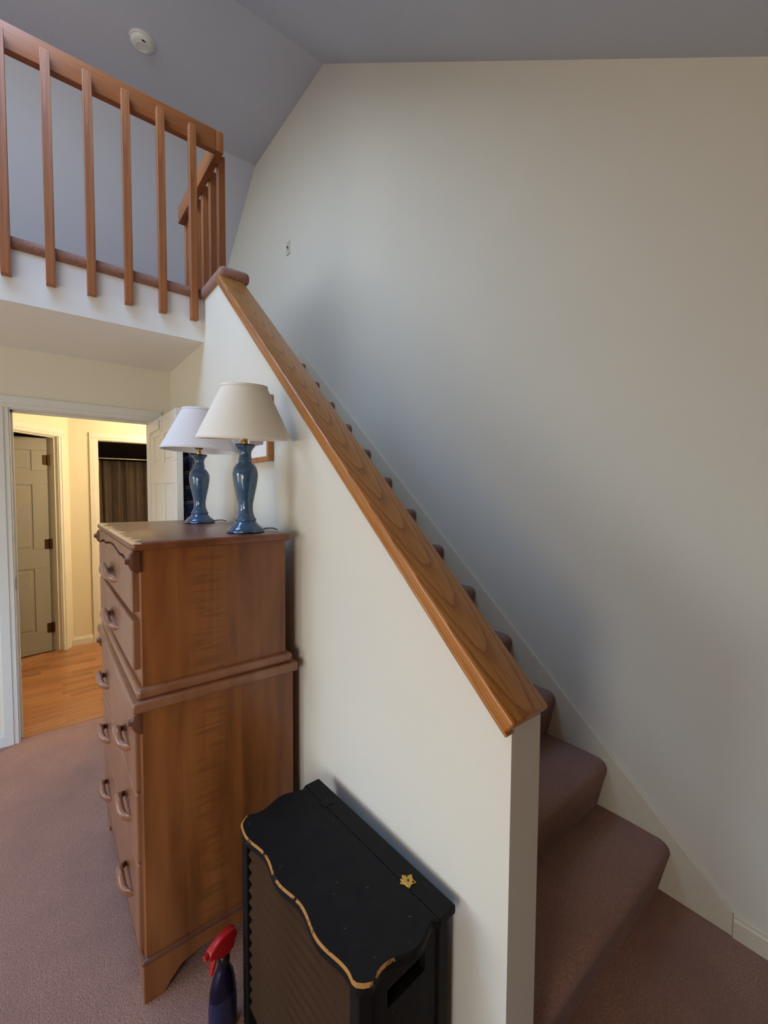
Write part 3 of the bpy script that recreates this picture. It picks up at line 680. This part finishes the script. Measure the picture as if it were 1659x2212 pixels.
# ends with a hand slot, posts, back, bottom
for sg in (-1, 1):
    b = NB(); ye = sg*(HL-.030); t0, t1 = ye-.009, ye+.009
    box(b, -.108, -.055, t0, t1, .045, ZT_-.021); box(b, .055, .115, t0, t1, .045, ZT_-.021)
    box(b, -.055, .055, t0, t1, .045, .485); box(b, -.055, .055, t0, t1, .525, ZT_-.021)
    obj('end_panel', b, 'blackpaint', rk)
for (px_, py_) in ((-.118, HL-.030), (-.118, -HL+.030), (.108, HL-.030), (.108, -HL+.030)):
    b = NB(); box(b, px_-.015, px_+.015, py_-.0155, py_+.0155, 0, ZT_-.0205, .002, 1); obj('post', b, 'blackpaint', rk)
b = NB(); box(b, .105, .118, -HL+.03, HL-.03, .05, ZT_-.021); obj('back_panel', b, 'blackpaint', rk)
b = NB(); box(b, -.105, .105, -HL+.04, HL-.04, .05, .065); obj('bottom_panel', b, 'blackpaint', rk)
b = NB(); prism(b, [(-.098, .0), (-.106, .0005), (-.127, .006), (-.127, .010), (-.104, .0355), (-.098, .035)], 'y', -HL+.046, HL-.046); slat = obj('slat', b, 'slat', rk)
ns = 15; pitch = .0345
for i in range(ns):
    o = slat if i == 0 else slat.copy()
    if i: COL.objects.link(o); o.parent = rk
    o.location = (0, 0, .062+i*pitch)
# hinges: one bare star-shaped brass leaf, one painted over
for yy, mt in ((-.172, 'brass'), (.175, 'blackpaint')):
    b = NB(); pts = []
    for q in range(10):
        a = math.pi*q/5 + .31; rr = .021 if q % 2 == 0 else .0135
        pts.append((XH+.012+rr*math.cos(a), yy+rr*math.sin(a)))
    prism(b, pts, 'z', ZT_+.0002, ZT_+.0022); tube(b, [(XH+.001, yy-.013, ZT_+.002), (XH+.001, yy+.013, ZT_+.002)], .0022, 8)
    h = obj('hinge', b, 'goldbrass' if mt == 'brass' else mt, rk)
    for (sx, sy) in ((.014, .0), (.020, .011), (.020, -.011)):
        b = NB(); tube(b, [(XH+sx, yy+sy, ZT_+.002), (XH+sx, yy+sy, ZT_+.0032)], .0026, 8); obj('screw', b, 'black', h)

# ================================================================== SPRAY BOTTLE
M['navy'] = plain('navy_plastic', (9, 10, 36), .22, noise=.1)
M['red'] = plain('red_plastic', (172, 22, 22), .35, noise=.05)
M['bottlelabel'] = plain('dark_printed_label', (34, 36, 66), .4, noise=.3, scale=45)
sb = empty('spray_bottle', (-.370, .490, 0), math.radians(16)); tag(sb, 'navy spray bottle with red trigger head on the floor by the dresser', 'spray bottle')
b = NB()
def oval(b, secs, seg=32):
    rings = []
    for (rx, ry, ox, z) in secs: rings.append([b.verts.new((ox+rx*math.cos(2*math.pi*i/seg), ry*math.sin(2*math.pi*i/seg), z)) for i in range(seg)])
    for A, B in zip(rings, rings[1:]):
        for i in range(seg): b.faces.new((A[i], A[(i+1) % seg], B[(i+1) % seg], B[i]))
    b.faces.new(rings[0]); b.faces.new(rings[-1])
oval(b, [(.036, .024, 0, 0), (.040, .028, 0, .005), (.041, .029, 0, .03), (.040, .028, 0, .10), (.037, .026, 0, .14), (.030, .022, .002, .165), (.020, .017, .004, .185), (.0135, .0135, .005, .20), (.013, .013, .005, .215)])
obj('body', b, 'navy', sb, 60)
b = NB(); oval(b, [(.0416, .0296, 0, .022), (.0420, .0300, 0, .035), (.0408, .0288, 0, .098), (.0392, .0276, 0, .118)]); obj('label', b, 'bottlelabel', sb, 60)
b = NB(); lathe(b, [(.016, .205), (.0165, .206), (.0165, .222), (.014, .225)], 24, (.005, 0)); obj('collar', b, 'black', sb, 40)
# trigger head: curved body towards -x (nozzle) and a trigger blade
b = NB(); prism(b, [(-.034, .244), (-.044, .250), (-.046, .262), (-.040, .272), (-.010, .285), (.022, .287), (.038, .280), (.046, .262), (.040, .252), (.026, .238), (.018, .223), (-.004, .223), (-.010, .238), (-.022, .246)], 'y', -.0125, .0125, .006, 3); obj('trigger_head', b, 'red', sb, 50)
b = NB(); prism(b, [(-.014, .246), (-.022, .246), (-.034, .222), (-.038, .200), (-.033, .199), (-.026, .220)], 'y', -.007, .007, .002, 2); obj('trigger', b, 'red', sb, 50)
b = NB(); tube(b, [(-.044, 0, .262), (-.054, 0, .262)], .008, 14); obj('nozzle', b, 'red', sb, 40)

# ================================================================== PICTURE, SHIRT, SWITCH, DETECTOR, HOOK RACK
M['frame'] = wood('frame_wood', (150, 86, 36), (186, 118, 58), (202, 136, 76), 'Z', ring=18, tilt=.02)
M['mat'] = plain('white_mat', (236, 232, 224), .8, noise=.01)
pf = empty('framed_picture', (0, 1.100, 1.785)); tag(pf, 'small oak framed picture on the half wall behind the near lamp', 'picture')
PW, PH, FW = .152, .132, .020
for (y0, y1, z0, z1) in ((-PW, PW, -PH, -PH+FW), (-PW, PW, PH-FW, PH), (-PW, -PW+FW, -PH+FW, PH-FW), (PW-FW, PW, -PH+FW, PH-FW)):
    b = NB(); box(b, -.024, -.001, y0, y1, z0, z1, .0015, 1); obj('frame_rail', b, 'frame', pf)
b = NB(); box(b, -.012, -.002, -PW+FW, PW-FW, -PH+FW, PH-FW); obj('mat_board', b, 'mat', pf)
def print_mat():
    k = N('picture_print'); v = k.coords((1, 1, 1)); mp = k.n('ShaderNodeMapping'); mp.inputs['Rotation'].default_value = (math.radians(-35), 0, 0); k.l(v, mp.inputs['Vector'])
    w = k.n('ShaderNodeTexWave', bands_direction='Z', i_Scale=22.0, i_Distortion=1.5); k.l(mp.outputs[0], w.inputs['Vector'])
    k.l(k.ramp(w.outputs['Fac'], [(.2, lin((150, 66, 56))), (.45, lin((206, 196, 190))), (.75, lin((96, 98, 112)))]), k.b.inputs['Base Color']); return k.m
M['print'] = print_mat()
b = NB(); box(b, -.0126, -.0118, -.075, .075, -.060, .070); obj('print', b, 'print', pf)

def plaid():
    k = N('navy_plaid'); v = k.coords((1, 1, 1), (math.radians(18), 0, 0)); sep = k.n('ShaderNodeSeparateXYZ'); k.l(v, sep.inputs[0])
    col = lin((14, 18, 34)); first = True
    def stripes(axis, period, width, off):
        m1 = k.n('ShaderNodeMath', operation='MULTIPLY_ADD'); k.l(sep.outputs[axis], m1.inputs[0]); m1.inputs[1].default_value = 1/period; m1.inputs[2].default_value = off
        fr = k.n('ShaderNodeMath', operation='FRACT'); k.l(m1.outputs[0], fr.inputs[0])
        lt = k.n('ShaderNodeMath', operation='LESS_THAN'); k.l(fr.outputs[0], lt.inputs[0]); lt.inputs[1].default_value = width; return lt.outputs[0]
    c = None
    for ax in ('Y', 'Z'):
        for (pp, ww, oo, cc, fa) in ((.09, .42, .1, (36, 54, 98), .6), (.09, .05, .70, (150, 150, 150), .75), (.09, .05, .82, (130, 132, 136), .7)):
            s_ = stripes(ax, pp, ww, oo); m_ = k.n('ShaderNodeMath', operation='MULTIPLY'); k.l(s_, m_.inputs[0]); m_.inputs[1].default_value = fa
            c = k.mix(m_.outputs[0], c if c is not None else col, lin(cc))
    k.l(c, k.b.inputs['Base Color']); k.b.inputs['Roughness'].default_value = .95; return k.m
M['plaid'] = plaid()
b = NB(); cols = []
for i in range(33):
    t = i/32; col_ = []
    for j in range(25):
        u = j/24; z = 1.83 - .95*u
        w = .05 + .125*min(1, u*2.2)**.6
        yy = 2.10 + (t-.5)*2*w + .01*math.sin(u*9+t*3)
        xx = -.052 + .021*math.sin(t*15+u*2.5) *min(1, u*3+.25) + .010*math.sin(t*31-u*4)
        col_.append(b.verts.new((xx, yy, z)))
    cols.append(col_)
for A, B in zip(cols, cols[1:]):
    for j in range(24): b.faces.new((A[j], B[j], B[j+1], A[j+1]))
sh = obj('plaid_shirt', b, 'plaid', None, 80); md = sh.modifiers.new('thickness', 'SOLIDIFY'); md.thickness = .006
tag(sh, 'navy plaid shirt hanging between the open door and the half wall', 'shirt')

M['almond'] = plain('almond_plastic', (206, 198, 178), .4)
sw = empty('light_switch', (W+.006, 3.06, 3.768)); tag(sw, 'almond toggle light switch plate high on the gable wall', 'switch')
b = NB(); box(b, -.007, 0, -.036, .036, -.058, .058, .003, 2); obj('plate', b, 'almond', sw)
b = NB(); box(b, -.011, -.006, -.006, .006, -.013, .013, .001, 1); box(b, -.020, -.010, -.004, .004, .000, .010, .0015, 1); obj('toggle', b, 'black', sw)
for z in (-.03, .03):
    b = NB(); tube(b, [(-.0065, 0, z), (-.0082, 0, z)], .0035, 10); obj('screw', b, 'almond', sw)

M['whiteplastic'] = plain('white_plastic', (222, 220, 214), .5)
sd = empty('smoke_detector', (-.052, 3.142, ZC)); tag(sd, 'round white smoke detector on the flat part of the ceiling', 'smoke detector')
b = NB(); lathe(b, [(.0, 0), (.086, 0), (.086, -.012), (.080, -.015), (.076, -.015)], 48, close=False); obj('mount_plate', b, 'whiteplastic', sd, 40)
b = NB(); lathe(b, [(.076, -.014), (.074, -.030), (.066, -.040), (.050, -.045), (.030, -.046), (.0, -.046)], 48, close=False); bd = obj('cover', b, 'whiteplastic', sd, 40)
b = NB(); lathe(b, [(.044, -.044), (.044, -.049), (.038, -.050), (.037, -.045)], 40, close=False); obj('sounder_ring', b, 'whiteplastic', bd, 40)
b = NB(); box(b, -.012, .012, -.058, -.050, -.0475, -.040); obj('test_button', b, 'black', bd)

hk = empty('door_hook_rack', (DX1, YB-.022, 1.994)); tag(hk, 'white over-door hook rack on top of the open door', 'hook rack')
b = NB(); box(b, -.006, -.002, -.30, -.01, -.075, -.012, .001, 1); obj('plate', b, 'trim', hk)
for yy in (-.05, -.36):
    b = NB(); box(b, -.0035, -.0005, yy-.012, yy+.012, -.10, .0065); box(b, -.0035, .0405, yy-.012, yy+.012, .0035, .0065); box(b, .0375, .0405, yy-.012, yy+.012, -.14, .0065)
    tube(b, [(.039, yy, -.13), (.050, yy, -.145), (.060, yy, -.14), (.064, yy, -.122)], .003, 8); obj('hook_strap', b, 'trim', hk)
